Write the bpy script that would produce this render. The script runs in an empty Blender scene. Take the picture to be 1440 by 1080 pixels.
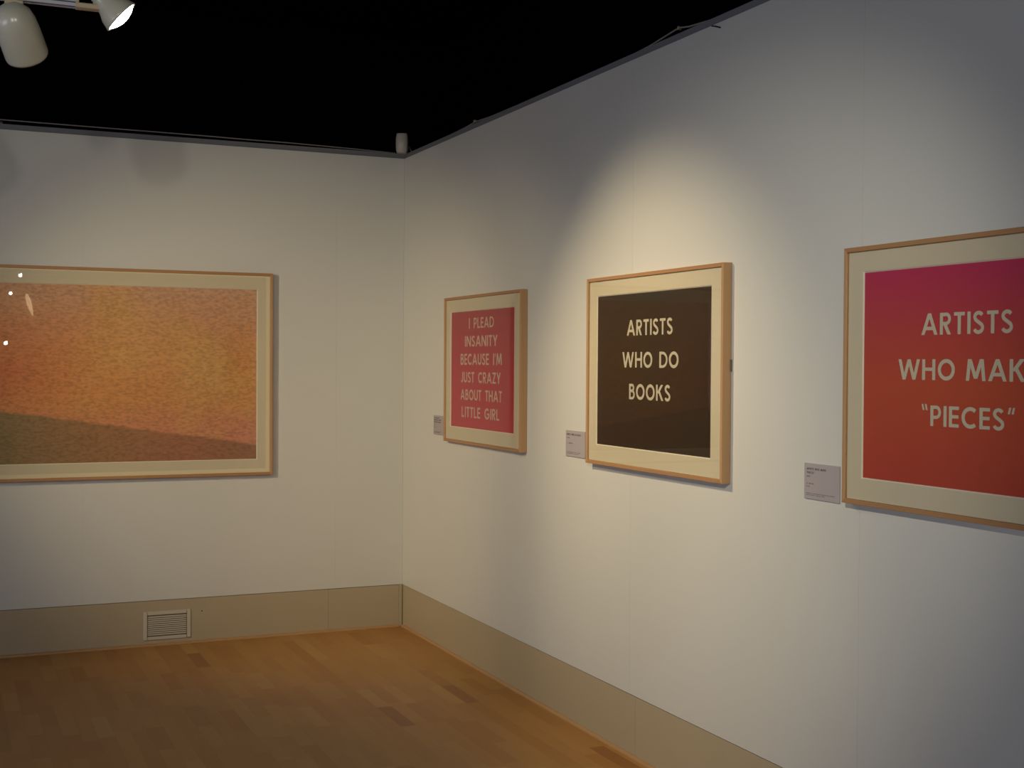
import bpy, bmesh, math, random
from mathutils import Vector, Matrix

random.seed(7)
S = 0.832                      # layout units -> metres (wall boards come out 1.22 m wide)
scene = bpy.context.scene
COL = scene.collection


def V(x, y, z):
    return Vector((x, y, z)) * S


# ------------------------------------------------------------------ camera
cam_d = bpy.data.cameras.new('camera')
cam = bpy.data.objects.new('camera', cam_d)
COL.objects.link(cam)
cam_d.sensor_fit = 'HORIZONTAL'
cam_d.sensor_width = 36.0
cam_d.lens = 1826.6 / 1440 * 36.0
cam_d.clip_start = 0.05
R_ = Vector((0.91490854, -0.40360991, 0.00643378))
U_ = Vector((0.00029472, 0.01660646, 0.99986206))
F_ = Vector((0.40366108, 0.91478044, -0.01531234))
CP = (-2.63577, -7.64429, 1.63417)
m = Matrix((R_, U_, -F_)).transposed().to_4x4()
m.translation = V(*CP)
cam.matrix_world = m
scene.camera = cam

# ------------------------------------------------------------------ world, exposure
w = bpy.data.worlds.new('world')
scene.world = w
w.use_nodes = True
w.node_tree.nodes['Background'].inputs[0].default_value = (0.55, 0.7, 1.0, 1)
w.node_tree.nodes['Background'].inputs[1].default_value = 0.02
vs = scene.view_settings
vs.view_transform = 'Standard'
vs.look = 'None'
vs.gamma = 1
vs.use_curve_mapping = False
vs.exposure = 0.0

WARM = (1.0, 0.80, 0.48)
NEUT = (1.0, 0.94, 0.78)
COOL = (0.70, 0.78, 0.96)


def spot(pos, aim, power, half, blend=0.6, color=WARM, radius=0.03):
    d = bpy.data.lights.new('spot_beam', 'SPOT')
    d.energy = power
    d.spot_size = math.radians(half * 2)
    d.spot_blend = blend
    d.color = color
    d.shadow_soft_size = radius
    o = bpy.data.objects.new('spot_beam', d)
    COL.objects.link(o)
    p, q = V(*pos), V(*aim)
    o.location = p
    o.rotation_euler = (q - p).to_track_quat('-Z', 'Y').to_euler()
    return o


def area(pos, aim, sx, sy, power, color):
    d = bpy.data.lights.new('window_light', 'AREA')
    d.shape = 'RECTANGLE'
    d.size = sx * S
    d.size_y = sy * S
    d.energy = power
    d.color = color
    o = bpy.data.objects.new('window_light', d)
    COL.objects.link(o)
    p, q = V(*pos), V(*aim)
    o.location = p
    o.rotation_euler = (q - p).to_track_quat('-Z', 'Y').to_euler()
    return o


# lamps of the gallery (front ones sit in fixture mouths built below, last three are bare beams)
def mouth(pivot, aim, dist=0.165):
    p, q = Vector(pivot), Vector(aim)
    return tuple(p + (q - p).normalized() * dist)


POT1 = ((-2.400, -2.85, 2.808), (-2.13, -2.30, 2.27))
POT2 = ((-4.22, -2.85, 2.79), (-0.55, 0, 1.35))
POT3 = ((-3.32, -2.85, 2.79), (0, -1.25, 1.35))
spot((-2.00, -2.87, 2.80), (0, -3.05, 1.36), 112, 31, 1.0, WARM, 0.03)
spot(mouth(*POT1), (-1.35, 0, 1.40), 5, 38, 1.0, WARM)
spot(mouth(*POT2), (-0.42, 0, 1.10), 182, 25, 1.0, WARM)
spot(mouth(*POT3), (0, -1.25, 1.05), 76, 28, 1.0, WARM)
spot((-2.70, -6.40, 2.74), (0, -3.62, 1.32), 150, 23, 1.0, NEUT, 0.03)
spot((-2.35, -5.74, 2.79), (-1.50, 0, 1.90), 34, 24, 1.0, NEUT, 0.03)
spot((-3.31, -5.74, 2.66), (-0.95, 0, 2.00), 42, 22, 1.0, NEUT, 0.03)
# daylight from the windows in the far side and the end of the room
area((-6.40, -5.2, 1.75), (0, -5.2, 1.75), 2.7, 1.4, 42, COOL)
area((-5.10, -13.85, 1.75), (-4, 0, 1.5), 2.2, 1.5, 22, COOL)


# ------------------------------------------------------------------ materials
def mat(name, color, rough=0.6, spec=0.4, metallic=0.0, emit=None, estr=0, nz=None, bump=None):
    """nz = (scale, amount, second colour[, stretch xyz]) ; bump = (scale, strength)"""
    mt = bpy.data.materials.new(name)
    mt.use_nodes = True
    nt = mt.node_tree
    b = nt.nodes['Principled BSDF']
    b.inputs['Base Color'].default_value = (*color, 1)
    b.inputs['Roughness'].default_value = rough
    b.inputs['Specular IOR Level'].default_value = spec
    b.inputs['Metallic'].default_value = metallic
    if emit:
        b.inputs['Emission Color'].default_value = (*emit, 1)
        b.inputs['Emission Strength'].default_value = estr
    tc = nt.nodes.new('ShaderNodeTexCoord')
    if nz:
        mp = nt.nodes.new('ShaderNodeMapping')
        mp.inputs['Scale'].default_value = nz[3] if len(nz) > 3 else (1, 1, 1)
        n = nt.nodes.new('ShaderNodeTexNoise')
        n.inputs['Scale'].default_value = nz[0]
        n.inputs['Detail'].default_value = 5
        r = nt.nodes.new('ShaderNodeMapRange')
        r.inputs['From Min'].default_value = 0.35
        r.inputs['From Max'].default_value = 0.68
        r.inputs['To Max'].default_value = nz[1]
        mx = nt.nodes.new('ShaderNodeMix')
        mx.data_type = 'RGBA'
        mx.inputs[6].default_value = (*color, 1)
        mx.inputs[7].default_value = (*nz[2], 1)
        nt.links.new(tc.outputs['Object'], mp.inputs[0])
        nt.links.new(mp.outputs[0], n.inputs['Vector'])
        nt.links.new(n.outputs['Fac'], r.inputs['Value'])
        nt.links.new(r.outputs[0], mx.inputs[0])
        nt.links.new(mx.outputs[2], b.inputs['Base Color'])
    if bump:
        n2 = nt.nodes.new('ShaderNodeTexNoise')
        n2.inputs['Scale'].default_value = bump[0]
        n2.inputs['Detail'].default_value = 4
        bp = nt.nodes.new('ShaderNodeBump')
        bp.inputs['Strength'].default_value = bump[1]
        bp.inputs['Distance'].default_value = 0.002
        nt.links.new(tc.outputs['Object'], n2.inputs['Vector'])
        nt.links.new(n2.outputs['Fac'], bp.inputs['Height'])
        nt.links.new(bp.outputs[0], b.inputs['Normal'])
    return mt


M = {}
M['wall'] = mat('wall_paint', (0.66, 0.652, 0.61), 0.55, 0.3, nz=(3.0, 0.25, (0.62, 0.61, 0.56)), bump=(60, 0.10))
M['wall_core'] = mat('wall_core', (0.20, 0.20, 0.21), 0.8, 0.2)
M['joint'] = mat('wall_joint', (0.56, 0.55, 0.52), 0.8, 0.2)
M['base'] = mat('skirting_paint', (0.46, 0.385, 0.26), 0.38, 0.3, nz=(5.0, 0.3, (0.43, 0.36, 0.24)))
M['bead'] = mat('bead_wood', (0.46, 0.27, 0.12), 0.4, 0.4)
M['black'] = mat('ceiling_black', (0.0012, 0.0012, 0.0012), 1.0, 0.0)
M['farwall'] = mat('far_wall_paint', (0.35, 0.33, 0.30), 0.8, 0.2)
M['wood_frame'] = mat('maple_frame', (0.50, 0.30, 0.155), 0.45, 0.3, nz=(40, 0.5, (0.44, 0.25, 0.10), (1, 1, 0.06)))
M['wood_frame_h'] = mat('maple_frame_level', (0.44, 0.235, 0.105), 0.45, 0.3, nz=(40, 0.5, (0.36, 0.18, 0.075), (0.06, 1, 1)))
M['mat_board'] = mat('mat_board', (0.68, 0.595, 0.43), 0.9, 0.1, bump=(300, 0.05))
M['bevel'] = mat('mat_bevel', (0.80, 0.74, 0.58), 0.9, 0.1)
M['fillet'] = mat('pale_fillet', (0.80, 0.70, 0.48), 0.6, 0.2)
M['ink'] = mat('lettering_cream', (0.62, 0.56, 0.42), 0.8, 0.1)
M['ink_pink'] = mat('lettering_buff', (0.62, 0.45, 0.35), 0.8, 0.1)
M['print_dark'] = mat('print_dark', (0.026, 0.018, 0.011), 0.5, 0.3, nz=(2.2, 0.7, (0.042, 0.018, 0.008)))
M['label'] = mat('label_card', (0.42, 0.375, 0.385), 0.6, 0.3)
M['label_ink'] = mat('label_ink', (0.035, 0.03, 0.03), 0.7, 0.2)
M['label_grey'] = mat('label_grey', (0.20, 0.17, 0.175), 0.7, 0.2)
M['white_metal'] = mat('white_enamel', (0.40, 0.39, 0.33), 0.25, 0.5)
M['tan_plastic'] = mat('cream_plastic', (0.40, 0.32, 0.22), 0.4, 0.4)
M['track'] = mat('track_metal', (0.36, 0.37, 0.44), 0.35, 0.5)
M['track_dark'] = mat('track_groove', (0.05, 0.05, 0.06), 0.6, 0.3)
M['dark'] = mat('dark_void', (0.03, 0.028, 0.025), 0.9, 0.1)
M['vent'] = mat('vent_plastic', (0.58, 0.53, 0.42), 0.4, 0.4)
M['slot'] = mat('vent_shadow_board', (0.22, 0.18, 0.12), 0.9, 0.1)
M['cable'] = mat('cable_sheath', (0.30, 0.26, 0.24), 0.45, 0.4)
M['sensor'] = mat('sensor_plastic', (0.60, 0.55, 0.46), 0.4, 0.4)
M['steel'] = mat('dull_steel', (0.16, 0.14, 0.10), 0.4, 0.5, metallic=0.6)
M['lens'] = mat('lamp_lens', (0.9, 0.9, 0.85), 0.3, 0.5, emit=(1, 0.97, 0.90), estr=14)
M['lens_far'] = mat('lamp_lens_far', (0.9, 0.9, 0.85), 0.3, 0.5, emit=(1, 0.92, 0.78), estr=60)
M['lens_star'] = mat('added_lamp_lens', (0.9, 0.9, 0.9), 0.3, 0.5, emit=(0.75, 0.82, 1.0), estr=260)
M['pane_day'] = mat('daylit_pane', (0.5, 0.5, 0.5), 0.3, 0.3, emit=(0.6, 0.74, 1.0), estr=0.3)


def glass_mat():
    mt = bpy.data.materials.new('picture_glass')
    mt.use_nodes = True
    nt = mt.node_tree
    nt.nodes.clear()
    out = nt.nodes.new('ShaderNodeOutputMaterial')
    mix = nt.nodes.new('ShaderNodeMixShader')
    tr = nt.nodes.new('ShaderNodeBsdfTransparent')
    tr.inputs[0].default_value = (0.98, 0.98, 0.975, 1)
    gl = nt.nodes.new('ShaderNodeBsdfGlossy')
    gl.inputs['Roughness'].default_value = 0.0
    fr = nt.nodes.new('ShaderNodeFresnel')
    ge = nt.nodes.new('ShaderNodeNewGeometry')
    io = nt.nodes.new('ShaderNodeMapRange')      # the same index from both sides of the pane
    io.inputs['To Min'].default_value = 1.5
    io.inputs['To Max'].default_value = 1 / 1.5
    nt.links.new(ge.outputs['Backfacing'], io.inputs['Value'])
    nt.links.new(io.outputs[0], fr.inputs[0])
    co = nt.nodes.new('ShaderNodeMath')          # coated picture glass, weaker reflection
    co.operation = 'MULTIPLY'
    co.inputs[1].default_value = 0.6
    nt.links.new(fr.outputs[0], co.inputs[0])
    nt.links.new(co.outputs[0], mix.inputs[0])
    nt.links.new(tr.outputs[0], mix.inputs[1])
    nt.links.new(gl.outputs[0], mix.inputs[2])
    nt.links.new(mix.outputs[0], out.inputs[0])
    return mt


M['glass'] = glass_mat()


def grad_mat(name, z0, z1, stops, rough=0.6, noise=0.0):
    mt = mat(name, stops[0][1], rough, 0.2)
    nt = mt.node_tree
    b = nt.nodes['Principled BSDF']
    tc = nt.nodes.new('ShaderNodeTexCoord')
    sp = nt.nodes.new('ShaderNodeSeparateXYZ')
    mr = nt.nodes.new('ShaderNodeMapRange')
    mr.inputs['From Min'].default_value = z0 * S
    mr.inputs['From Max'].default_value = z1 * S
    cr = nt.nodes.new('ShaderNodeValToRGB')
    e = cr.color_ramp.elements
    e[0].position, e[0].color = stops[0][0], (*stops[0][1], 1)
    e[1].position, e[1].color = stops[-1][0], (*stops[-1][1], 1)
    for p_, c_ in stops[1:-1]:
        q = e.new(p_)
        q.color = (*c_, 1)
    nt.links.new(tc.outputs['Object'], sp.inputs[0])
    nt.links.new(sp.outputs['Z'], mr.inputs['Value'])
    if noise:
        n = nt.nodes.new('ShaderNodeTexNoise')
        n.inputs['Scale'].default_value = 3
        ad = nt.nodes.new('ShaderNodeMath')
        ad.operation = 'MULTIPLY_ADD'
        ad.inputs[1].default_value = noise
        nt.links.new(tc.outputs['Object'], n.inputs['Vector'])
        nt.links.new(n.outputs['Fac'], ad.inputs[0])
        nt.links.new(mr.outputs[0], ad.inputs[2])
        nt.links.new(ad.outputs[0], cr.inputs[0])
    else:
        nt.links.new(mr.outputs[0], cr.inputs[0])
    nt.links.new(cr.outputs[0], b.inputs['Base Color'])
    return mt


# ------------------------------------------------------------------ mesh helpers
def box(bm, x0, x1, y0, y1, z0, z1, mi=0):
    vs_ = [bm.verts.new((x, y, z)) for x in (x0, x1) for y in (y0, y1) for z in (z0, z1)]
    for f in ((0, 1, 3, 2), (4, 6, 7, 5), (0, 4, 5, 1), (2, 3, 7, 6), (0, 2, 6, 4), (1, 5, 7, 3)):
        bm.faces.new([vs_[i] for i in f]).material_index = mi


def quad(bm, pts, mi=0):
    f = bm.faces.new([bm.verts.new(p) for p in pts])
    f.material_index = mi
    return f


def lathe(bm, prof, seg=40, mi=None, cap0=False, cap1=False):
    """prof = list of (radius, z); axis = local z"""
    rings = []
    for r, z in prof:
        rings.append([bm.verts.new((r * math.cos(2 * math.pi * k / seg), r * math.sin(2 * math.pi * k / seg), z)) for k in range(seg)])
    for i in range(len(rings) - 1):
        for k in range(seg):
            f = bm.faces.new([rings[i][k], rings[i][(k + 1) % seg], rings[i + 1][(k + 1) % seg], rings[i + 1][k]])
            f.smooth = True
    if cap0:
        bm.faces.new(rings[0][::-1])
    if cap1:
        bm.faces.new(rings[-1])


def tube(bm, pts, r, seg=8):
    pts = [Vector(p) for p in pts]
    rings = []
    for i, p in enumerate(pts):
        d = (pts[min(i + 1, len(pts) - 1)] - pts[max(i - 1, 0)]).normalized()
        a = d.cross(Vector((0, 0, 1)))
        if a.length < 1e-3:
            a = d.cross(Vector((1, 0, 0)))
        a.normalize()
        b = a.cross(d)
        rings.append([bm.verts.new(p + a * r * math.cos(2 * math.pi * k / seg) + b * r * math.sin(2 * math.pi * k / seg)) for k in range(seg)])
    for i in range(len(rings) - 1):
        for k in range(seg):
            bm.faces.new([rings[i][k], rings[i][(k + 1) % seg], rings[i + 1][(k + 1) % seg], rings[i + 1][k]]).smooth = True
    bm.faces.new(rings[0][::-1])
    bm.faces.new(rings[-1])


def bev(bm, off, seg=2):
    bmesh.ops.bevel(bm, geom=bm.edges[:], offset=off, segments=seg, profile=0.5, affect='EDGES')


def obj(name, bm, mats, parent=None, fix=True):
    if fix:
        bmesh.ops.recalc_face_normals(bm, faces=bm.faces[:])
    for v in bm.verts:
        v.co *= S
    me = bpy.data.meshes.new(name)
    bm.to_mesh(me)
    bm.free()
    for mm in (mats if isinstance(mats, (list, tuple)) else [mats]):
        me.materials.append(mm)
    o = bpy.data.objects.new(name, me)
    COL.objects.link(o)
    if parent:
        o.parent = parent
    return o


def tag(o, label=None, cat=None, group=None, kind=None):
    if label:
        o['label'] = label
    if cat:
        o['category'] = cat
    if group:
        o['group'] = group
    if kind:
        o['kind'] = kind
    return o


def empty(name, loc, rot=(0, 0, 0)):
    o = bpy.data.objects.new(name, None)
    o.empty_display_size = 0.05
    COL.objects.link(o)
    o.location = V(*loc)
    o.rotation_euler = rot
    return o


BM = bmesh.new

# ------------------------------------------------------------------ room shell
H = 2.90      # top of the wall boards
HC = 2.932    # top of the wall core behind them
XW, YW = -6.5, -14.0

# left wall (plane y = 0) : core, boards, skirting, bead
bm = BM(); box(bm, XW, 0.13, 0.012, 0.13, 0, HC)
wall_left = tag(obj('wall_left', bm, M['wall_core']), kind='structure')
bm = BM(); box(bm, 0.012, 0.13, YW, 0.012, 0, HC)
wall_right = tag(obj('wall_right', bm, M['wall_core']), kind='structure')
G = 0.0004
ZB = 0.2625
xs = [0.0, -0.43, -1.897, -3.364, -4.831, XW]
for a, b in zip(xs[:-1], xs[1:]):
    bm = BM(); box(bm, b + G, a - G, 0, 0.0119, ZB, H)
    obj('wall_panel', bm, M['wall'], wall_left)
ys = [0.0, -1.436, -2.903, -4.372, -5.84, -7.31, -8.78, -10.25, -11.72, YW]
for a, b in zip(ys[:-1], ys[1:]):
    bm = BM(); box(bm, 0, 0.0119, b + G, a - G, ZB, H)
    obj('wall_panel', bm, M['wall'], wall_right)
for a in xs[1:-1]:
    bm = BM(); box(bm, a - 0.004, a + 0.004, 0.0006, 0.0117, ZB + .002, H - 0.001)
    obj('joint_filler', bm, M['joint'], wall_left)
for a in ys[1:-1]:
    bm = BM(); box(bm, 0.0006, 0.0117, a - 0.004, a + 0.004, ZB + .002, H - 0.001)
    obj('joint_filler', bm, M['joint'], wall_right)

# skirting boards, set back a little behind the wall boards
base_left = None
bm = BM(); box(bm, -0.4715, -0.0225, 0.0035, 0.0118, 0, 0.259)
base_left = tag(obj('baseboard_left', bm, M['base']), kind='structure')
for a, b in ((-0.4725, -2.6), (-2.601, -4.6), (-4.601, XW)):
    bm = BM(); box(bm, b, a, 0.0035, 0.0118, 0, 0.259)
    obj('skirting_board', bm, M['base'], base_left)
bm = BM(); lathe(bm, [(0.0045, 0), (0.0035, 0.0015), (0.0, 0.0018)], 12)
sc_ = obj('screw', bm, M['steel'], base_left)
sc_.location = V(-1.231, 0.0034, 0.182)
sc_.rotation_euler = (math.pi / 2, 0, 0)
bm = BM(); box(bm, 0.0035, 0.0118, -2.95, 0.0, 0, 0.259)
base_right = tag(obj('baseboard_right', bm, M['base']), kind='structure')
for a, b in ((-2.951, -5.9), (-5.901, -8.85), (-8.851, YW)):
    bm = BM(); box(bm, 0.0035, 0.0118, b, a, 0, 0.259)
    obj('skirting_board', bm, M['base'], base_right)
bm = BM(); box(bm, -0.0215, -0.001, -0.0015, 0.0118, 0, ZB - 0.001)
tag(obj('trim_1', bm, M['base']), kind='structure')


def bead(name, along, a, b):
    """quarter round bead between skirting and floor"""
    bm = BM()
    n = 6
    r = 0.014
    prof = [(0.0, 0.0)] + [(r * math.cos(t * math.pi / 2 / n), r * math.sin(t * math.pi / 2 / n)) for t in range(n + 1)]
    rows = []
    for s_ in (a, b):
        if along == 'x':
            rows.append([bm.verts.new((s_, 0.0034 - p, q)) for p, q in prof])
        else:
            rows.append([bm.verts.new((0.0034 - p, s_, q)) for p, q in prof])
    k = len(prof)
    for i in range(k):
        bm.faces.new([rows[0][i], rows[0][(i + 1) % k], rows[1][(i + 1) % k], rows[1][i]])
    bm.faces.new(rows[0]); bm.faces.new(rows[1])
    tag(obj(name, bm, M['bead']), kind='structure')


bead('trim_2', 'x', XW, -0.022)
bead('trim_3', 'y', YW, -0.012)

# ceiling : black void above the partition walls (lid with black sides)
bm = BM()
box(bm, XW - 0.3, 0.6, YW - 0.3, 0.6, 3.75, 3.80)
box(bm, XW - 0.3, 0.6, 0.45, 0.60, -0.1, 3.75)
box(bm, 0.45, 0.60, YW - 0.3, 0.45, -0.1, 3.75)
box(bm, XW - 0.3, XW - 0.15, YW - 0.3, 0.45, 2.6, 3.75)
box(bm, XW - 0.15, 0.45, YW - 0.3, YW - 0.15, 2.6, 3.75)
tag(obj('ceiling', bm, M['black']), kind='structure')

# far side and end wall with a window each
def windowed_wall(name, wname, axis, pos, a0, a1, w0, w1):
    zb, zt = 0.95, 2.45
    def bx(bm, s0, s1, d0, d1, z0, z1):
        if axis == 'x':
            box(bm, pos - d1, pos - d0, s0, s1, z0, z1)
        else:
            box(bm, s0, s1, pos - d1, pos - d0, z0, z1)
    bm = BM()
    bx(bm, a0, w0, 0, .14, 0, HC); bx(bm, w1, a1, 0, .14, 0, HC)
    bx(bm, w0, w1, 0, .14, 0, zb); bx(bm, w0, w1, 0, .14, zt, HC)
    tag(obj(name, bm, M['farwall']), kind='structure')
    bm = BM()
    t = 0.05
    bx(bm, w0, w0 + t, .02, .10, zb, zt); bx(bm, w1 - t, w1, .02, .10, zb, zt)
    bx(bm, w0 + t, w1 - t, .02, .10, zb, zb + t); bx(bm, w0 + t, w1 - t, .02, .10, zt - t, zt)
    mid = (w0 + w1) / 2
    bx(bm, mid - .02, mid + .02, .02, .10, zb + t, zt - t)
    wn = tag(obj(wname, bm, M['white_metal']), kind='structure')
    for p, q in ((w0 + t, mid - .02), (mid + .02, w1 - t)):
        bm = BM(); bx(bm, p, q, .05, .06, zb + t, zt - t)
        obj('pane', bm, M['pane_day'], wn)


windowed_wall('wall_opposite', 'window_1', 'x', XW, YW, 0.0, -6.6, -3.8)
windowed_wall('wall_back', 'window_2', 'y', YW, XW, 0.0, -6.2, -4.0)

# ------------------------------------------------------------------ floor of wooden blocks
tones = [(0.45, 0.222, 0.060), (0.465, 0.236, 0.066), (0.43, 0.206, 0.054), (0.415, 0.190, 0.047), (0.49, 0.260, 0.078), (0.34, 0.140, 0.036)]
fm = []
for i, c in enumerate(tones):
    fm.append(mat('beech_block', c, 0.40, 0.25,
                  nz=(22 + 3 * i, 0.4, tuple(k * 0.90 for k in c), (1, 0.12, 1))))
bm = BM(); box(bm, XW, 0.012, YW, 0.012, -0.06, -0.012)
floor = tag(obj('floor', bm, M['dark']), kind='structure')


def px(x, y, z):
    d = Vector((x, y, z)) - Vector(CP)
    zc = d.dot(F_)
    if zc < 0.3:
        return None
    return 720 + 1826.6 * d.dot(R_) / zc, 540 - 1826.6 * d.dot(U_) / zc


RW, BL = 0.0705, 0.355
cells = []
r0 = -0.663 + RW * 10
k = 0
xr = r0
row = 0
while xr > XW:
    xl = max(xr - RW, XW)
    xh = min(xr, 0.0035)
    if xh > xl + 0.003:
        off = random.random() * BL
        if row == 10:
            off = (1.780 % BL)
        if row == 19:
            off = (0.430 % BL)
        y = off
        while y > YW:
            ya, yb = min(y, 0.0035), max(y - BL, YW)
            if ya > yb + 0.01:
                tone = random.choices(range(6), weights=(30, 26, 22, 12, 8, 2))[0]
                yc = (ya + yb) / 2
                if row == 10 and abs(yc + 1.96) < 0.15:
                    tone = 5
                if row == 19 and abs(yc + 0.6) < 0.15:
                    tone = 5
                cells.append((xl, xh, yb, ya, tone))
            y -= BL
    xr -= RW
    row += 1


def block(bm, c, mi=0):
    g = 0.0001
    x0, x1, y0, y1, t = c
    lift = random.uniform(0, 0.00015)
    e = 0.0002
    x0 += g; x1 -= g; y0 += g; y1 -= g
    b_ = [bm.verts.new(p) for p in ((x0, y0, -0.0118), (x1, y0, -0.0118), (x1, y1, -0.0118), (x0, y1, -0.0118))]
    m_ = [bm.verts.new(p) for p in ((x0, y0, -e), (x1, y0, -e), (x1, y1, -e), (x0, y1, -e))]
    t_ = [bm.verts.new(p) for p in ((x0 + e, y0 + e, lift - 0.0002), (x1 - e, y0 + e, lift - 0.0002), (x1 - e, y1 - e, lift - 0.0002), (x0 + e, y1 - e, lift - 0.0002))]
    for lo, hi in ((b_, m_), (m_, t_)):
        for i in range(4):
            bm.faces.new([lo[i], lo[(i + 1) % 4], hi[(i + 1) % 4], hi[i]]).material_index = mi
    bm.faces.new(t_).material_index = mi
    bm.faces.new(b_[::-1]).material_index = mi


near, rest = [], []
for c in cells:
    cx, cy = (c[0] + c[1]) / 2, (c[2] + c[3]) / 2
    seen = False
    area_px = 0
    for yy in (c[2], cy, c[3]):
        q = px(cx, yy, 0)
        if q and -12 < q[0] < 1452 and q[1] < 1092:
            seen = True
    if seen:
        near.append(((cx - CP[0]) ** 2 + (cy - CP[1]) ** 2, c))
    else:
        rest.append(c)
near.sort(key=lambda t: t[0])
for d_, c in near[:298]:
    bm = BM(); block(bm, c)
    obj('floor_block', bm, fm[c[4]], floor, fix=False)
rest += [c for d_, c in near[298:]]
bm = BM()
for c in rest:
    block(bm, c, c[4])
tag(obj('floor_blocks', bm, fm, floor, fix=False), kind='stuff')

# ------------------------------------------------------------------ lettering drawn from strokes
T = 0.185


def ribbon(pts, t=T):
    out = []
    n = len(pts)
    L, Rr = [], []
    for i in range(n):
        a = Vector(pts[max(i - 1, 0)]); b = Vector(pts[min(i + 1, n - 1)])
        d = (b - a).normalized()
        nrm = Vector((-d.y, d.x)) * t / 2
        p = Vector(pts[i])
        L.append(p + nrm); Rr.append(p - nrm)
    for i in range(n - 1):
        out.append([L[i], L[i + 1], Rr[i + 1], Rr[i]])
    return out


def arc(cx, cy, rx, ry, a0, a1, n=14):
    return [(cx + rx * math.cos(math.radians(a0 + (a1 - a0) * i / n)), cy + ry * math.sin(math.radians(a0 + (a1 - a0) * i / n))) for i in range(n + 1)]


def rect(x0, x1, y0, y1):
    return [Vector((x0, y0)), Vector((x1, y0)), Vector((x1, y1)), Vector((x0, y1))]


def diag(x0, y0, x1, y1, t=T):
    h = t / 2 * math.hypot(x1 - x0, y1 - y0) / abs(y1 - y0)
    return [Vector((x0 - h, y0)), Vector((x0 + h, y0)), Vector((x1 + h, y1)), Vector((x1 - h, y1))]


def glyph(c):
    t = T
    h = t / 2
    th = 0.16
    if c == 'I':
        return 0.17, [rect(0, t, 0, 1)]
    if c == 'A':
        return 0.96, [diag(.085, 0, .48, 1), diag(.875, 0, .48, 1), rect(.24, .72, .22, .22 + th)]
    if c == 'R':
        return 0.68, [rect(0, t, 0, 1)] + ribbon([(h, 1 - th / 2), (.36, 1 - th / 2)] + arc(.36, .715, .215, .215, 90, -90, 10) + [(h, .50)], th) + [diag(.56, 0, .30, .47)]
    if c == 'P':
        return 0.64, [rect(0, t, 0, 1)] + ribbon([(h, 1 - th / 2), (.34, 1 - th / 2)] + arc(.34, .68, .225, .25, 90, -90, 10) + [(h, .43)], th)
    if c == 'B':
        return 0.68, [rect(0, t, 0, 1)] + ribbon([(h, 1 - th / 2), (.34, 1 - th / 2)] + arc(.34, .745, .19, .185, 90, -90, 10) + [(h, .56)], th) + ribbon([(h, .54), (.36, .54)] + arc(.36, .305, .235, .235, 90, -90, 10) + [(h, th / 2)], th)
    if c == 'T':
        return 0.62, [rect(0, .62, 1 - th, 1), rect(.31 - h, .31 + h, 0, 1 - th)]
    if c == 'S':
        pts = arc(.31, .745, .215, .185, 25, 235, 12) + arc(.30, .27, .235, .20, 60, -160, 12)
        return 0.62, ribbon(pts, .17)
    if c == 'W':
        return 1.34, [diag(.085, 1, .36, 0), diag(.67, 1, .36, 0), diag(.67, 1, .98, 0), diag(1.255, 1, .98, 0)]
    if c == 'H':
        return 0.80, [rect(0, t, 0, 1), rect(.80 - t, .80, 0, 1), rect(t, .80 - t, .44, .44 + th)]
    if c == 'O':
        return 1.0, ribbon(arc(.5, .5, .5 - h, .51 - h, 0, 360, 40))
    if c == 'C':
        return 0.86, ribbon(arc(.5, .5, .5 - h, .51 - h, 48, 312, 30))
    if c == 'G':
        return 0.98, ribbon(arc(.5, .5, .5 - h, .51 - h, 48, 350, 32)) + [rect(.52, .96, .40, .40 + th)]
    if c == 'D':
        return 0.86, [rect(0, t, 0, 1)] + ribbon([(h, 1 - th / 2), (.34, 1 - th / 2)] + arc(.34, .5, .445, .5 - th / 2, 90, -90, 24) + [(h, th / 2)], th)
    if c == 'K':
        return 0.80, [rect(0, t, 0, 1), diag(.20, .46, .66, 1), diag(.70, 0, .32, .60)]
    if c == 'M':
        return 1.08, [diag(.09, 0, .20, 1), diag(.99, 0, .88, 1), diag(.54, 0.10, .22, 1), diag(.54, 0.10, .86, 1)]
    if c == 'N':
        return 0.86, [rect(0, t, 0, 1), rect(.86 - t, .86, 0, 1), diag(.09, 1, .77, 0)]
    if c == 'E':
        return 0.58, [rect(0, t, 0, 1), rect(t, .58, 1 - th, 1), rect(t, .56, .43, .43 + th), rect(t, .58, 0, th)]
    if c == 'L':
        return 0.54, [rect(0, t, 0, 1), rect(t, .54, 0, th)]
    if c == 'Y':
        return 0.80, [rect(.40 - h, .40 + h, 0, .46), diag(.085, 1, .40, .40), diag(.715, 1, .40, .40)]
    if c == 'U':
        return 0.76, ribbon([(h, 1), (h, .34)] + arc(.38, .34, .38 - h, .34 - h, 180, 360, 16) + [(.76 - h, 1)])
    if c == 'J':
        return 0.48, ribbon([(.48 - h, 1), (.48 - h, .28)] + arc(.22, .28, .26 - h, .28 - h, 0, -150, 12))
    if c == 'Z':
        return 0.72, [rect(.03, .72, 1 - th, 1), rect(0, .72, 0, th), diag(.10, 0.02, .62, .98)]
    if c == "'":
        return 0.15, [diag(.06, .70, .085, 1, .12)]
    if c == '<':   # opening mark, leaning left
        return 0.42, [diag(.15, .76, .08, 1.06, .11), diag(.35, .76, .28, 1.06, .11)]
    if c == '>':
        return 0.42, [diag(.08, .76, .15, 1.06, .11), diag(.28, .76, .35, 1.06, .11)]
    return 0.55, []


def line_polys(text, u0, u1, zb, zt, gap=0.15):
    x = 0
    polys = []
    for ch in text:
        wd, ps = glyph(ch)
        polys.append([[(v.x + x, v.y) for v in p] for p in ps])
        x += wd + gap
    x -= gap
    k = (u1 - u0) / x
    hh = zt - zb
    return [[[(u0 + a * k, zb + b * hh) for a, b in p] for p in g] for g in polys]


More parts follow.
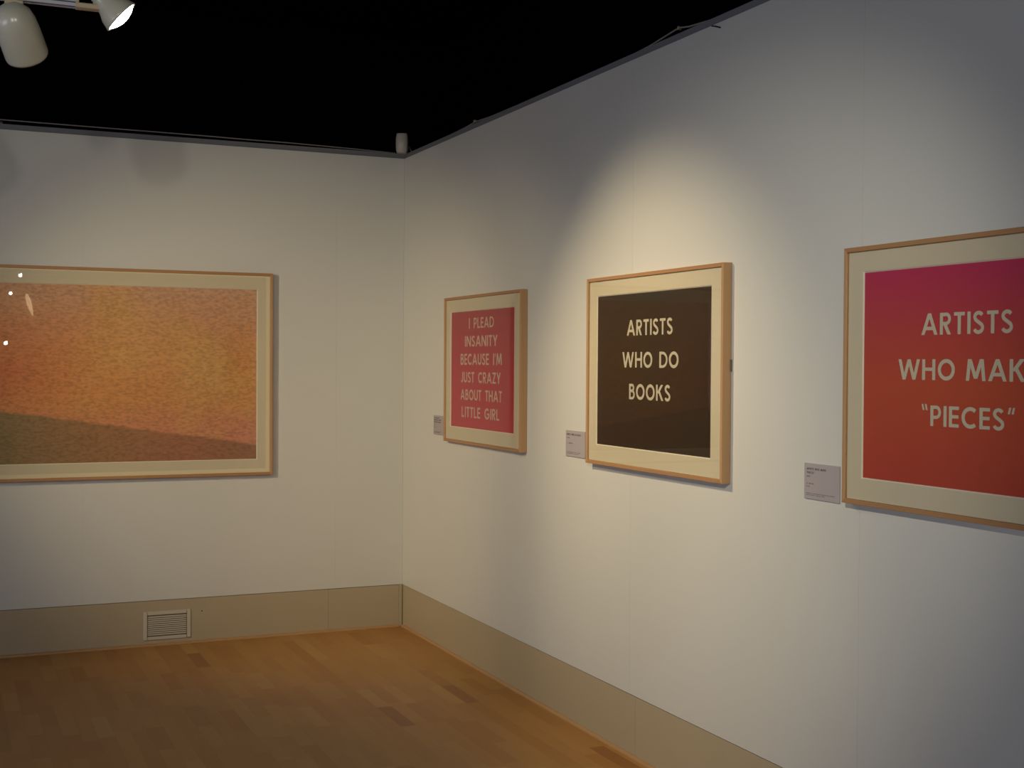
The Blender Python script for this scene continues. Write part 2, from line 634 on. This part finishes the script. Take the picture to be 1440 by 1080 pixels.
def lettering(text, u0, u1, zb, zt, y, parent, material, gap=0.15, name='letter'):
    groups = line_polys(text, u0, u1, zb, zt, gap)
    if name == 'title':
        groups = [sum(groups, [])]
    for ps in groups:
        if not ps:
            continue
        bm = BM()
        for i, p in enumerate(ps):
            quad(bm, [(a, y - 0.00001 * (i % 7), b) for a, b in p])
        bm.normal_update()
        for f in bm.faces:
            if f.normal.y > 0:
                f.normal_flip()
        o = obj(name, bm, material, parent, fix=False)
        if name == 'title':
            o['kind'] = 'stuff'


# ------------------------------------------------------------------ framed pictures
def framed(name, side, s0, s1, z0, z1, art, print_mat, label, lines=(), ink=None, fillet=0, group=None, dep=0.038, mw=0.0145):
    """local axes: x to the right along the wall, -y out of the wall, z up. side 'R' = right wall, 'L' = left wall"""
    sc0 = (s0 + s1) / 2
    if side == 'R':
        root = empty(name, (0, -sc0, z0), (0, 0, -math.pi / 2))
    else:
        root = empty(name, (sc0, 0, z0))
    tag(root, label, 'picture', group)
    W, Hh = (s1 - s0) / 2, z1 - z0
    yf, yb = -dep, -0.002
    # four mitred rails
    o = [(-W, 0), (W, 0), (W, Hh), (-W, Hh)]
    inn = [(-W + mw, mw), (W - mw, mw), (W - mw, Hh - mw), (-W + mw, Hh - mw)]
    for i in range(4):
        j = (i + 1) % 4
        e = 0.0015
        bm = BM()
        pr = [o[i], o[j], inn[j], inn[i]]
        fr = [bm.verts.new((p[0], yf, p[1])) for p in pr]
        bk = [bm.verts.new((p[0], yb, p[1])) for p in pr]
        bm.faces.new(fr); bm.faces.new(bk[::-1])
        for a in range(4):
            bm.faces.new([fr[a], bk[a], bk[(a + 1) % 4], fr[(a + 1) % 4]])
        bm.normal_update()
        ed = [x_ for x_ in bm.edges if abs(x_.verts[0].co.y - yf) < 1e-6 and abs(x_.verts[1].co.y - yf) < 1e-6
              and {tuple((round(v.co.x, 5), round(v.co.z, 5))) for v in x_.verts} in (
                  {(round(o[i][0], 5), round(o[i][1], 5)), (round(o[j][0], 5), round(o[j][1], 5))},
                  {(round(inn[i][0], 5), round(inn[i][1], 5)), (round(inn[j][0], 5), round(inn[j][1], 5))})]
        if ed:
            bmesh.ops.bevel(bm, geom=ed, offset=e, segments=2, profile=0.5, affect='EDGES')
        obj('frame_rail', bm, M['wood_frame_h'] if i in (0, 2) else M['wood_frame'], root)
    # backing board
    bm = BM(); box(bm, -W + mw, W - mw, -0.010, -0.004, mw, Hh - mw)
    obj('backing_board', bm, M['label'], root)
    # mat with window
    a0, a1, b0, b1 = art[0] - sc0, art[1] - sc0, art[2] - z0, art[3] - z0
    ym = -dep + 0.0095
    yp = ym + 0.004
    bw = 0.004
    g = mw + 0.0005
    outer = [(-W + g, g), (W - g, g), (W - g, Hh - g), (-W + g, Hh - g)]
    win = [(a0 - bw, b0 - bw), (a1 + bw, b0 - bw), (a1 + bw, b1 + bw), (a0 - bw, b1 + bw)]
    core = [(a0, b0), (a1, b0), (a1, b1), (a0, b1)]
    bm = BM()
    for i in range(4):
        j = (i + 1) % 4
        quad(bm, [(outer[i][0], ym, outer[i][1]), (outer[j][0], ym, outer[j][1]), (win[j][0], ym, win[j][1]), (win[i][0], ym, win[i][1])])
        quad(bm, [(outer[i][0], ym, outer[i][1]), (outer[j][0], ym, outer[j][1]), (outer[j][0], yp, outer[j][1]), (outer[i][0], yp, outer[i][1])])
    bmesh.ops.remove_doubles(bm, verts=bm.verts[:], dist=1e-6)
    mb = obj('mat_board', bm, M['mat_board'], root)
    bm = BM()
    for i in range(4):
        j = (i + 1) % 4
        quad(bm, [(win[i][0], ym, win[i][1]), (win[j][0], ym, win[j][1]), (core[j][0], yp, core[j][1]), (core[i][0], yp, core[i][1])])
    bmesh.ops.remove_doubles(bm, verts=bm.verts[:], dist=1e-6)
    obj('mat_bevel', bm, M['bevel'], mb)
    # the print itself
    bm = BM(); box(bm, a0 - .003, a1 + .003, yp + 0.0002, yp + 0.0012, b0 - .003, b1 + .003)
    pr_ = obj('print', bm, print_mat, root)
    for tx, u0, u1, zb, zt in lines:
        lettering(tx, u0 - sc0, u1 - sc0, zb - z0, zt - z0, yp - 0.0003, pr_, ink)
    if fillet:
        for i in range(4):
            j = (i + 1) % 4
            th = fillet if i in (0, 1) else fillet * 0.35
            q0 = [(-W + mw, mw), (W - mw, mw), (W - mw, Hh - mw), (-W + mw, Hh - mw)]
            f_ = [(-W + mw + fillet * .35, mw + fillet), (W - mw - fillet, mw + fillet), (W - mw - fillet, Hh - mw - fillet * .35), (-W + mw + fillet * .35, Hh - mw - fillet * .35)]
            bm = BM()
            yy0, yy1 = ym - 0.0022, ym - 0.0003
            pr2 = [q0[i], q0[j], f_[j], f_[i]]
            A = [bm.verts.new((p[0], yy0, p[1])) for p in pr2]
            B_ = [bm.verts.new((p[0], yy1, p[1])) for p in pr2]
            bm.faces.new(A); bm.faces.new(B_[::-1])
            for a in range(4):
                bm.faces.new([A[a], B_[a], B_[(a + 1) % 4], A[(a + 1) % 4]])
            obj('fillet', bm, M['fillet'], root)
    # glass
    bm = BM(); box(bm, -W + mw, W - mw, ym - 0.0042, ym - 0.0028, mw, Hh - mw)
    obj('glass_pane', bm, M['glass'], root)
    return root


GR = 'lettered prints along the right wall'
PINK = grad_mat('print_red', 0.085, 0.72, [(0, (0.54, 0.028, 0.050)), (0.6, (0.48, 0.022, 0.045)), (1, (0.42, 0.022, 0.032))])
framed('framed_print', 'R', 0.803, 1.857, 1.201, 2.001, (0.889, 1.756, 1.289, 1.917), PINK,
       'wood-framed red print reading I PLEAD INSANITY, nearest the room corner',
       [("I PLEAD", 1.148, 1.491, 1.824, 1.880), ("INSANITY", 1.092, 1.539, 1.727, 1.784), ("BECAUSE I'M", 1.029, 1.598, 1.629, 1.688),
        ("JUST CRAZY", 1.036, 1.584, 1.533, 1.590), ("ABOUT THAT", 1.032, 1.601, 1.439, 1.496), ("LITTLE GIRL", 1.049, 1.568, 1.345, 1.402)],
       M['ink_pink'], group=GR)
fr2 = framed('framed_print', 'R', 2.560, 3.646, 1.204, 2.008, (2.645, 3.550, 1.291, 1.927), M['print_dark'],
       'wood-framed near-black print reading ARTISTS WHO DO BOOKS, under a warm pool of light',
       [("ARTISTS", 2.905, 3.271, 1.755, 1.819), ("WHO", 2.868, 3.116, 1.623, 1.687), ("DO", 3.171, 3.318, 1.623, 1.687), ("BOOKS", 2.927, 3.258, 1.4925, 1.556)],
       M['ink'], group=GR)
ART3 = grad_mat('print_pink_to_orange', 0.085, 0.72, [(0, (0.50, 0.065, 0.035)), (0.45, (0.54, 0.085, 0.035)), (0.72, (0.52, 0.060, 0.055)), (1, (0.52, 0.032, 0.105))])
framed('framed_print', 'R', 4.330, 5.420, 1.206, 2.003, (4.416, 5.334, 1.291, 1.922), ART3,
       'wood-framed pink to orange print reading ARTISTS WHO MAKE "PIECES", at the right edge',
       [("ARTISTS", 4.671, 5.022, 1.726, 1.788), ("WHO", 4.574, 4.808, 1.596, 1.656), ("MAKE", 4.851, 5.117, 1.596, 1.656), ('<PIECES>', 4.673, 5.034, 1.464, 1.523)],
       M['ink'], group=GR)
# small mirror plate showing behind the right side of the middle frame
bm = BM(); box(bm, 0.541, 0.5485, -0.006, -0.0005, 0.408, 0.452); bev(bm, 0.001, 1)
obj('mirror_plate', bm, M['steel'], fr2)


def landscape_mat():
    """generic mottled orange dusk above a dark slope"""
    mt = mat('print_orange_dusk', (0.5, 0.2, 0.06), 0.7, 0.2)
    nt = mt.node_tree
    N, Lk = nt.nodes.new, nt.links.new
    b = nt.nodes['Principled BSDF']
    tc = N('ShaderNodeTexCoord')
    sp = N('ShaderNodeSeparateXYZ')
    Lk(tc.outputs['Object'], sp.inputs[0])

    def ramp(src, stops):
        cr = N('ShaderNodeValToRGB')
        e = cr.color_ramp.elements
        e[0].position, e[0].color = stops[0][0], (*stops[0][1], 1)
        e[1].position, e[1].color = stops[-1][0], (*stops[-1][1], 1)
        for p_, c_ in stops[1:-1]:
            e.new(p_).color = (*c_, 1)
        Lk(src, cr.inputs[0])
        return cr.outputs[0]

    def mr(src, a, c, d=0.0, e=1.0):
        n = N('ShaderNodeMapRange')
        n.inputs['From Min'].default_value = a
        n.inputs['From Max'].default_value = c
        n.inputs['To Min'].default_value = d
        n.inputs['To Max'].default_value = e
        Lk(src, n.inputs['Value'])
        return n.outputs[0]

    def noise(sc, det=3, stretch=(1, 1, 1), loc=(0, 0, 0)):
        mp = N('ShaderNodeMapping')
        mp.inputs['Scale'].default_value = stretch
        mp.inputs['Location'].default_value = loc
        Lk(tc.outputs['Object'], mp.inputs[0])
        n = N('ShaderNodeTexNoise')
        n.inputs['Scale'].default_value = sc
        n.inputs['Detail'].default_value = det
        Lk(mp.outputs[0], n.inputs['Vector'])
        return n.outputs['Fac']

    def mix(f, a, c, mode='MIX', const=None):
        n = N('ShaderNodeMix')
        n.data_type = 'RGBA'
        n.blend_type = mode
        if f is None:
            n.inputs[0].default_value = const
        else:
            Lk(f, n.inputs[0])
        for s_, v in ((6, a), (7, c)):
            if isinstance(v, tuple):
                n.inputs[s_].default_value = (*v, 1)
            else:
                Lk(v, n.inputs[s_])
        return n.outputs[2]

    z = sp.outputs['Z']
    x = sp.outputs['X']
    # sky from low to high
    sky = ramp(mr(z, 0.09 * S, 1.10 * S), [(0.15, (0.66, 0.27, 0.15)), (0.35, (0.68, 0.31, 0.11)), (0.55, (0.70, 0.31, 0.11)), (0.8, (0.68, 0.34, 0.17)), (1.0, (0.66, 0.38, 0.23))])
    blot = mr(noise(2.4, 3, loc=(3.1, 0, 1.7)), 0.45, 0.70)
    sky = mix(blot, sky, (0.70, 0.38, 0.13))
    # redder towards the left, about half way up
    redx = mr(x, -0.05 * S, -0.75 * S)
    redz = ramp(mr(z, 0.2 * S, 1.0 * S), [(0.1, (0, 0, 0)), (0.5, (0.75, 0.75, 0.75)), (1.0, (0.05, 0.05, 0.05))])
    mul = N('ShaderNodeMath'); mul.operation = 'MULTIPLY'
    Lk(redx, mul.inputs[0]); Lk(redz, mul.inputs[1])
    sky = mix(mul.outputs[0], sky, (0.58, 0.14, 0.075))
    # slope
    hill = ramp(mr(x, -0.70 * S, 0.77 * S), [(0, (0.30, 0.215, 0.105)), (0.35, (0.38, 0.20, 0.095)), (0.7, (0.42, 0.185, 0.095)), (1, (0.35, 0.17, 0.085))])
    lim = N('ShaderNodeMath'); lim.operation = 'MULTIPLY_ADD'
    Lk(x, lim.inputs[0]); lim.inputs[1].default_value = -0.148
    lim.inputs[2].default_value = (0.292) * S
    df = N('ShaderNodeMath'); df.operation = 'SUBTRACT'
    Lk(lim.outputs[0], df.inputs[0]); Lk(z, df.inputs[1])
    edge = N('ShaderNodeMath'); edge.operation = 'MULTIPLY_ADD'
    Lk(noise(9, 3), edge.inputs[0]); edge.inputs[1].default_value = 0.02
    Lk(df.outputs[0], edge.inputs[2])
    col = mix(mr(edge.outputs[0], 0.004, 0.016), sky, hill)
    # speckled grain, drawn out sideways
    gr = mr(noise(120, 3, (0.45, 1, 1.0)), 0.30, 0.60, 0.70, 1.08)
    gr2 = N('ShaderNodeCombineColor')
    for i in range(3):
        Lk(gr, gr2.inputs[i])
    col = mix(None, col, gr2.outputs[0], 'MULTIPLY', 0.85)
    Lk(col, b.inputs['Base Color'])
    return mt


framed('framed_landscape', 'L', -2.52, -0.828, 0.970, 2.160, (-2.425, -0.921, 1.066, 2.062), landscape_mat(),
       'large wide wood-framed orange picture with a dark slope, left of the corner', fillet=0.022, mw=0.0165)


# ------------------------------------------------------------------ label cards
def card(s0, s1, z0, z1, label, texts, greys):
    sc0 = (s0 + s1) / 2
    root = empty('wall_label', (0, -sc0, z0), (0, 0, -math.pi / 2))
    tag(root, label, 'label', 'grey caption cards on the right wall')
    W, Hh = (s1 - s0) / 2, z1 - z0
    bm = BM(); box(bm, -W, W, -0.0055, -0.0006, 0, Hh); bev(bm, 0.0008, 1)
    c = obj('card', bm, M['label'], root)
    for tx, u0, u1, zb, hh in texts:
        lettering(tx, -W + u0, -W + u1, zb, zb + hh, -0.0058, c, M['label_ink'], 0.17, 'title')
    for u0, u1, zb, hh in greys:      # lines of small print, one thin run of strokes each
        bm = BM()
        u = u0
        while u < u1:
            wd = random.uniform(0.0022, 0.0034)
            if random.random() > 0.16:
                quad(bm, [(-W + u, -0.0057, zb), (-W + u + wd * .72, -0.0057, zb), (-W + u + wd * .72, -0.0057, zb + hh), (-W + u, -0.0057, zb + hh)])
            u += wd
        for f in bm.faces:
            f.normal_update()
            if f.normal.y > 0:
                f.normal_flip()
        obj('small_print', bm, M['label_grey'], c, fix=False)['kind'] = 'stuff'
    return root


card(0.558, 0.738, 1.224, 1.335, 'small grey caption card left of the red INSANITY print',
     [("I PLEAD INSANITY", 0.010, 0.090, 0.0935, 0.0068), ("BECAUSE I'M JUST CRAZY", 0.010, 0.118, 0.0815, 0.0068), ("ABOUT THAT LITTLE GIRL", 0.010, 0.116, 0.0695, 0.0068)],
     [(0.010, 0.040, 0.058, 0.004), (0.010, 0.044, 0.042, 0.004), (0.010, 0.120, 0.016, 0.003), (0.010, 0.105, 0.011, 0.003)])
card(2.298, 2.488, 1.216, 1.334, 'small grey caption card left of the black BOOKS print',
     [("ARTISTS WHO DO BOOKS", 0.012, 0.152, 0.096, 0.0085)],
     [(0.012, 0.040, 0.082, 0.005), (0.012, 0.070, 0.058, 0.005), (0.012, 0.150, 0.018, 0.003), (0.012, 0.130, 0.012, 0.003)])
card(4.093, 4.277, 1.1955, 1.3135, 'small grey caption card left of the pink and orange PIECES print',
     [("ARTISTS WHO MAKE", 0.014, 0.116, 0.0965, 0.0070), ("<PIECES>", 0.013, 0.056, 0.0840, 0.0070)],
     [(0.014, 0.034, 0.0725, 0.0045), (0.014, 0.052, 0.049, 0.0045), (0.014, 0.030, 0.0395, 0.0045), (0.012, 0.160, 0.0175, 0.0028), (0.012, 0.108, 0.0120, 0.0028)])

# ------------------------------------------------------------------ air vent in the left skirting
vt = empty('air_vent', (-1.4305, 0.0033, 0.036))
tag(vt, 'small cream slatted air vent grille set in the left skirting', 'vent')
bm = BM()
w2, hv = 0.1345, 0.163
rim = 0.022
for a in ((-w2, -w2 + rim, 0, hv), (w2 - rim, w2, 0, hv), (-w2 + rim, w2 - rim, 0, rim * .75), (-w2 + rim, w2 - rim, hv - rim, hv)):
    box(bm, a[0], a[1], -0.007, -0.0002, a[2], a[3])
bmesh.ops.remove_doubles(bm, verts=bm.verts[:], dist=1e-6)
bev(bm, 0.0022, 2)
obj('grille_frame', bm, M['vent'], vt)
bm = BM(); box(bm, -w2 + rim - .002, w2 - rim + .002, -0.0008, -0.0002, rim * .7, hv - rim + .003)  # dark sheet behind the slats, slot shade put into its colour
obj('slot_shade_sheet', bm, M['slot'], vt)
z_lo, z_hi = rim * .75, hv - rim
npitch = (z_hi - z_lo) / 11
for i in range(10):
    zc = z_lo + npitch * (i + 1)
    bm = BM()
    x0, x1 = -w2 + rim - 0.0005, w2 - rim + 0.0005
    prof = [(-0.0062, zc - 0.0030), (-0.0062, zc + 0.0004), (-0.0014, zc + 0.0034), (-0.0014, zc + 0.0006)]
    A = [bm.verts.new((x0, p, q)) for p, q in prof]
    B_ = [bm.verts.new((x1, p, q)) for p, q in prof]
    for a in range(4):
        bm.faces.new([A[a], A[(a + 1) % 4], B_[(a + 1) % 4], B_[a]])
    bm.faces.new(A); bm.faces.new(B_)
    obj('slat', bm, M['vent'], vt)

# ------------------------------------------------------------------ sensor and cable on top of the walls
sn = empty('alarm_sensor', (0.004, 0.052, HC), (0, 0, math.radians(-24)))
tag(sn, 'small cream curved alarm sensor standing on the wall top in the corner', 'sensor')
bm = BM()
n = 10
fr_, bk_ = [], []
for i in range(n + 1):
    t = i / n
    z = 0.006 + 0.122 * t
    bulge = 0.014 * math.sin(math.pi * min(1, t * 1.05 + .02))
    wv = 0.038 - 0.006 * abs(2 * t - 1) ** 3
    fr_.append([(-wv, -0.030 - bulge * .4, z), (-wv * .75, -0.040 - bulge, z), (0, -0.044 - bulge * 1.2, z), (wv * .75, -0.040 - bulge, z), (wv, -0.030 - bulge * .4, z), (wv, 0.03, z), (-wv, 0.03, z)])
rings = [[bm.verts.new(p) for p in r] for r in fr_]
for i in range(n):
    for k in range(7):
        bm.faces.new([rings[i][k], rings[i][(k + 1) % 7], rings[i + 1][(k + 1) % 7], rings[i + 1][k]]).smooth = True
bm.faces.new(rings[0][::-1]); bm.faces.new(rings[-1])
obj('housing', bm, M['sensor'], sn)
bm = BM(); box(bm, -0.030, 0.030, -0.040, 0.028, 0, 0.0062); bev(bm, 0.002, 1)
obj('foot', bm, M['tan_plastic'], sn)

ZT = HC + 0.0045
cl = [(-6.3, .030, ZT), (-4.5, .030, ZT), (-3.2, .030, ZT + .003), (-2.33, .028, 2.957), (-2.05, .030, 2.956), (-1.767, .030, 2.955), (-1.5, .030, 2.9545), (-1.168, .032, 2.953), (-0.95, .03, 2.950),
      (-0.746, .030, 2.950), (-0.5, .028, 2.946), (-0.3, .028, 2.942), (-0.12, .030, 2.9375), (-0.05, .030, 2.9365)]
bm = BM(); tube(bm, cl, 0.0035)
tag(obj('cable', bm, M['cable']), 'thin pale cable running loosely along the top of the left wall', 'cable')
cr_ = [(0.045, 0.045, 2.985), (0.056, 0.03, 2.955), (0.062, 0.0, 2.940), (.05, -0.063, ZT), (.035, -0.3, ZT), (.030, -0.7, 2.937), (.028, -0.95, 2.940), (.027, -1.103, 2.947), (.028, -1.30, 2.939), (.030, -1.7, ZT), (.032, -2.3, ZT),
       (.030, -2.85, ZT), (.026, -2.98, 2.939), (.022, -3.112, 2.948), (.020, -3.20, 2.955), (.020, -3.24, 2.955), (.022, -3.30, 2.945), (.030, -3.45, ZT), (.032, -4.2, ZT), (.032, -5.5, ZT), (.032, -8, ZT)]
bm = BM(); tube(bm, cr_, 0.0035)
cb = tag(obj('cable', bm, M['cable']), 'thin pale cable bumping along the top of the right wall', 'cable')
for yy, zz in ((-3.226, 2.957), (-1.103, 2.949)):
    bm = BM(); box(bm, 0.014, 0.030, yy - 0.006, yy + 0.006, zz - 0.008, zz + 0.006); bev(bm, 0.002, 1)
    obj('cable_clip', bm, M['tan_plastic'], cb)
bm = BM(); tube(bm, [(-0.003, -3.500, 2.897), (-0.004, -3.525, 2.890), (-0.0035, -3.557, 2.878)], 0.0028, 6)
tag(obj('cable_stub', bm, M['dark']), 'short dark cable end poking over the top edge of the right wall', 'cable')
bm = BM(); box(bm, -2.35, -2.315, -0.006, 0.05, HC + 0.0002, HC + 0.012); bev(bm, 0.002, 1)  # added piece, its bluish metal stands in for a glint on the ledge
tag(obj('glint_clip', bm, mat('glint_clip_metal', (0.6, 0.65, 0.8), 0.12, 0.9, metallic=1.0)), 'small metal clip added for the bluish glint on the left wall top, at the left edge', 'clip')


# ------------------------------------------------------------------ lighting tracks and spot heads
def track(x0, x1, y, z, label, drops):
    root = empty('light_track', ((x0 + x1) / 2, y, z))
    tag(root, label, 'light track', 'lighting tracks hung below the ceiling')
    h = (x1 - x0) / 2
    bm = BM()
    box(bm, -h, h, -0.020, -0.012, 0, 0.034); box(bm, -h, h, 0.012, 0.020, 0, 0.034); box(bm, -h, h, -0.012, 0.012, 0.014, 0.034)
    obj('rail', bm, M['track'], root)
    bm = BM(); box(bm, -h, h, -0.0205, -0.0201, 0.0105, 0.0150)
    obj('groove', bm, M['track_dark'], root)
    for d in drops:
        bm = BM(); tube(bm, [(d, 0, 0.034), (d, 0, 3.75 - z)], 0.004)
        obj('suspension_rod', bm, M['black'], root)
    bm = BM(); box(bm, h, h + 0.012, -0.021, 0.021, -0.001, 0.035); bev(bm, 0.002, 1)
    obj('end_cap', bm, M['tan_plastic'], root)
    return root


def orient(o, d):
    o.rotation_euler = Vector(d).to_track_quat('-Z', 'Y').to_euler()


def pot_head(pivot, zt, aim, label, lens='lens', group=None, r=0.073, length=0.200):
    """cylindrical pot spotlight; pivot = yoke pivot, zt = underside of its track"""
    root = empty('spotlight', (pivot[0], pivot[1], zt))
    tag(root, label, 'spotlight', group)
    P = Vector(pivot) - Vector((pivot[0], pivot[1], zt))
    bm = BM(); box(bm, -0.03, 0.03, -0.018, 0.018, -0.016, -0.0002); bev(bm, 0.003, 1)
    obj('adapter', bm, M['tan_plastic'], root)
    dirv = (Vector(aim) - Vector(pivot)).normalized()
    bm = BM()
    lathe(bm, [(0.0, 0.052), (0.030, 0.050), (r * .62, 0.040), (r * .86, 0.018), (r * .97, -0.012), (r, -0.05), (r * 1.02, -length + 0.06), (r * 1.0, -length + 0.052),
               (r * .93, -length + 0.053), (r * .90, -length + 0.075), (r * .90, -0.02), (0.0, 0.0)], 48)
    bmesh.ops.remove_doubles(bm, verts=bm.verts[:], dist=1e-5)
    body = obj('lamp_housing', bm, M['white_metal'], root)
    body.location = P * S
    orient(body, dirv)
    bm = BM(); lathe(bm, [(0.0, -length + 0.075), (r * .5, -length + 0.076), (r * .88, -length + 0.084)], 32)
    bmesh.ops.remove_doubles(bm, verts=bm.verts[:], dist=1e-5)
    obj('lens', bm, M[lens], body)
    bm = BM()
    pts = [P + Vector((0.0, 0, 0.055)) * 0, P + Vector((0.02, 0.0, 0.075))]
    tube(bm, [(0, 0, -0.016), (0.004, 0, -0.016 + (P.z + 0.016) * .25), (0.010, 0, (P.z) * .5), (0, 0, P.z + 0.036)], 0.006)
    obj('stem', bm, M['tan_plastic'], root)
    return root


def cone_head(neck, zt, d, label, lens='lens', group=None, R1=0.066):
    """flared bell spotlight with a bulging lamp face; neck = rear of the bell"""
    root = empty('spotlight', (neck[0], neck[1], zt))
    tag(root, label, 'spotlight', group)
    P = Vector(neck) - Vector((neck[0], neck[1], zt))
    bm = BM(); box(bm, -0.075, 0.012, -0.021, 0.021, -0.006, 0.012); bev(bm, 0.003, 1)
    obj('adapter', bm, M['tan_plastic'], root)
    bm = BM()
    prof = [(0.0, 0.022), (0.020, 0.020), (0.031, 0.008), (0.034, -0.010), (0.037, -0.030), (0.048, -0.055), (0.060, -0.076), (R1, -0.100), (R1 + .003, -0.108), (R1 - 0.001, -0.110), (R1 - .006, -0.103), (0.045, -0.062), (0.02, -0.03), (0.0, -0.028)]
    lathe(bm, prof, 48)
    bmesh.ops.remove_doubles(bm, verts=bm.verts[:], dist=1e-5)
    body = obj('lamp_housing', bm, M['white_metal'], root)
    body.location = P * S
    orient(body, d)
    bm = BM(); lathe(bm, [(R1 - .006, -0.104), (R1 * .8, -0.113), (R1 * .55, -0.121), (R1 * .28, -0.126), (0.0, -0.1275)], 40)
    bmesh.ops.remove_doubles(bm, verts=bm.verts[:], dist=1e-5)
    obj('lens', bm, M[lens], body)
    bm = BM(); tube(bm, [(-0.010, 0, 0.006), (0, 0, P.z * .5), (P.x, 0, P.z)], 0.012)
    obj('stem', bm, M['tan_plastic'], root)
    return root


GH = 'spotlight heads on the tracks'
TZ = 2.872
track(-6.3, -2.20, -2.85, TZ, 'grey lighting track whose end shows at the top left', (-1.6, 0.2, 1.7))
pot_head(POT1[0], TZ, POT1[1], 'large cream pot spotlight seen from behind, leftmost on the track', group=GH)
cone_head((-2.125, -2.86, 2.925), TZ, (0.72, -0.05, -0.66), 'lit flared white spotlight at the end of the track', group=GH)
for p, a, l in ((*POT2, 'cream pot spotlight on the front track, outside the picture to the left, the farther'),
                (*POT3, 'cream pot spotlight on the front track, outside the picture, next to the leftmost visible one')):
    pot_head(p, TZ, a, l)
track(-4.2, -1.8, -5.74, TZ, 'grey lighting track overhead, nearer the camera and outside the picture', (-0.8, 0.8))
# far end of the room: lamps seen only as points of light in the picture glass
track(-3.4, -1.0, -12.0, 2.905, 'grey lighting track at the far end of the room behind the camera', (-0.8, 0.8))
cone_head((-1.59, -12.0, 2.845), 2.905, (0, 1, -0.1), 'lit white spotlight high on the far track, mirrored at the top of the orange picture', 'lens_far', R1=0.030)
track(-3.4, -1.0, -13.0, 2.905, 'second grey lighting track at the far end of the room, next to the end wall', (-0.8, 0.8))
cone_head((-1.67, -13.0, 2.64), 2.905, (0, 1, -0.1), 'lit white spotlight hanging low from the track next to the end wall', 'lens_far', R1=0.030)
wl = empty('added_wall_lamp', (-1.69, YW + 0.0, 1.87))  # added lamp, placed for the star-like reflection in the picture glass
tag(wl, 'small round bright lamp added on the end wall to give the star reflection in the orange picture', 'lamp')
bm = BM(); lathe(bm, [(0.07, 0.0005), (0.07, 0.02), (0.062, 0.03), (0.029, 0.032), (0.027, 0.028)], 32, cap0=True)
o = obj('lamp_base', bm, M['white_metal'], wl); o.rotation_euler = (-math.pi / 2, 0, 0); o.location = V(0, 0, 0.04)
bm = BM(); lathe(bm, [(0.027, 0.028), (0.023, 0.038), (0.013, 0.045), (0.0, 0.047)], 24)
bmesh.ops.remove_doubles(bm, verts=bm.verts[:], dist=1e-5)
o = obj('lens', bm, M['lens_star'], wl); o.rotation_euler = (-math.pi / 2, 0, 0); o.location = V(0, 0, 0.04)
sc = empty('added_sconce', (-1.35, YW, 2.34))  # made-up sconce, its glow leaves the warm streak in the glass
tag(sc, 'slim tilted frosted sconce added on the end wall, glowing to give the warm streak reflection', 'lamp')
bm = BM(); box(bm, -0.03, 0.03, 0.0005, 0.02, 0.10, 0.24); bev(bm, 0.004, 1)
obj('back_plate', bm, M['white_metal'], sc)
bm = BM(); lathe(bm, [(0.0, 0.0), (0.012, 0.01), (0.026, 0.08), (0.036, 0.18), (0.034, 0.27), (0.020, 0.34), (0.0, 0.36)], 24)
bmesh.ops.remove_doubles(bm, verts=bm.verts[:], dist=1e-5)
o = obj('frosted_shade', bm, mat('frosted_glow', (0.8, 0.75, 0.6), 0.5, 0.3, emit=(1.0, 0.78, 0.45), estr=6), sc)
o.location = V(0.05, 0.055, 0.0)
o.rotation_euler = (0, math.radians(-15), 0)
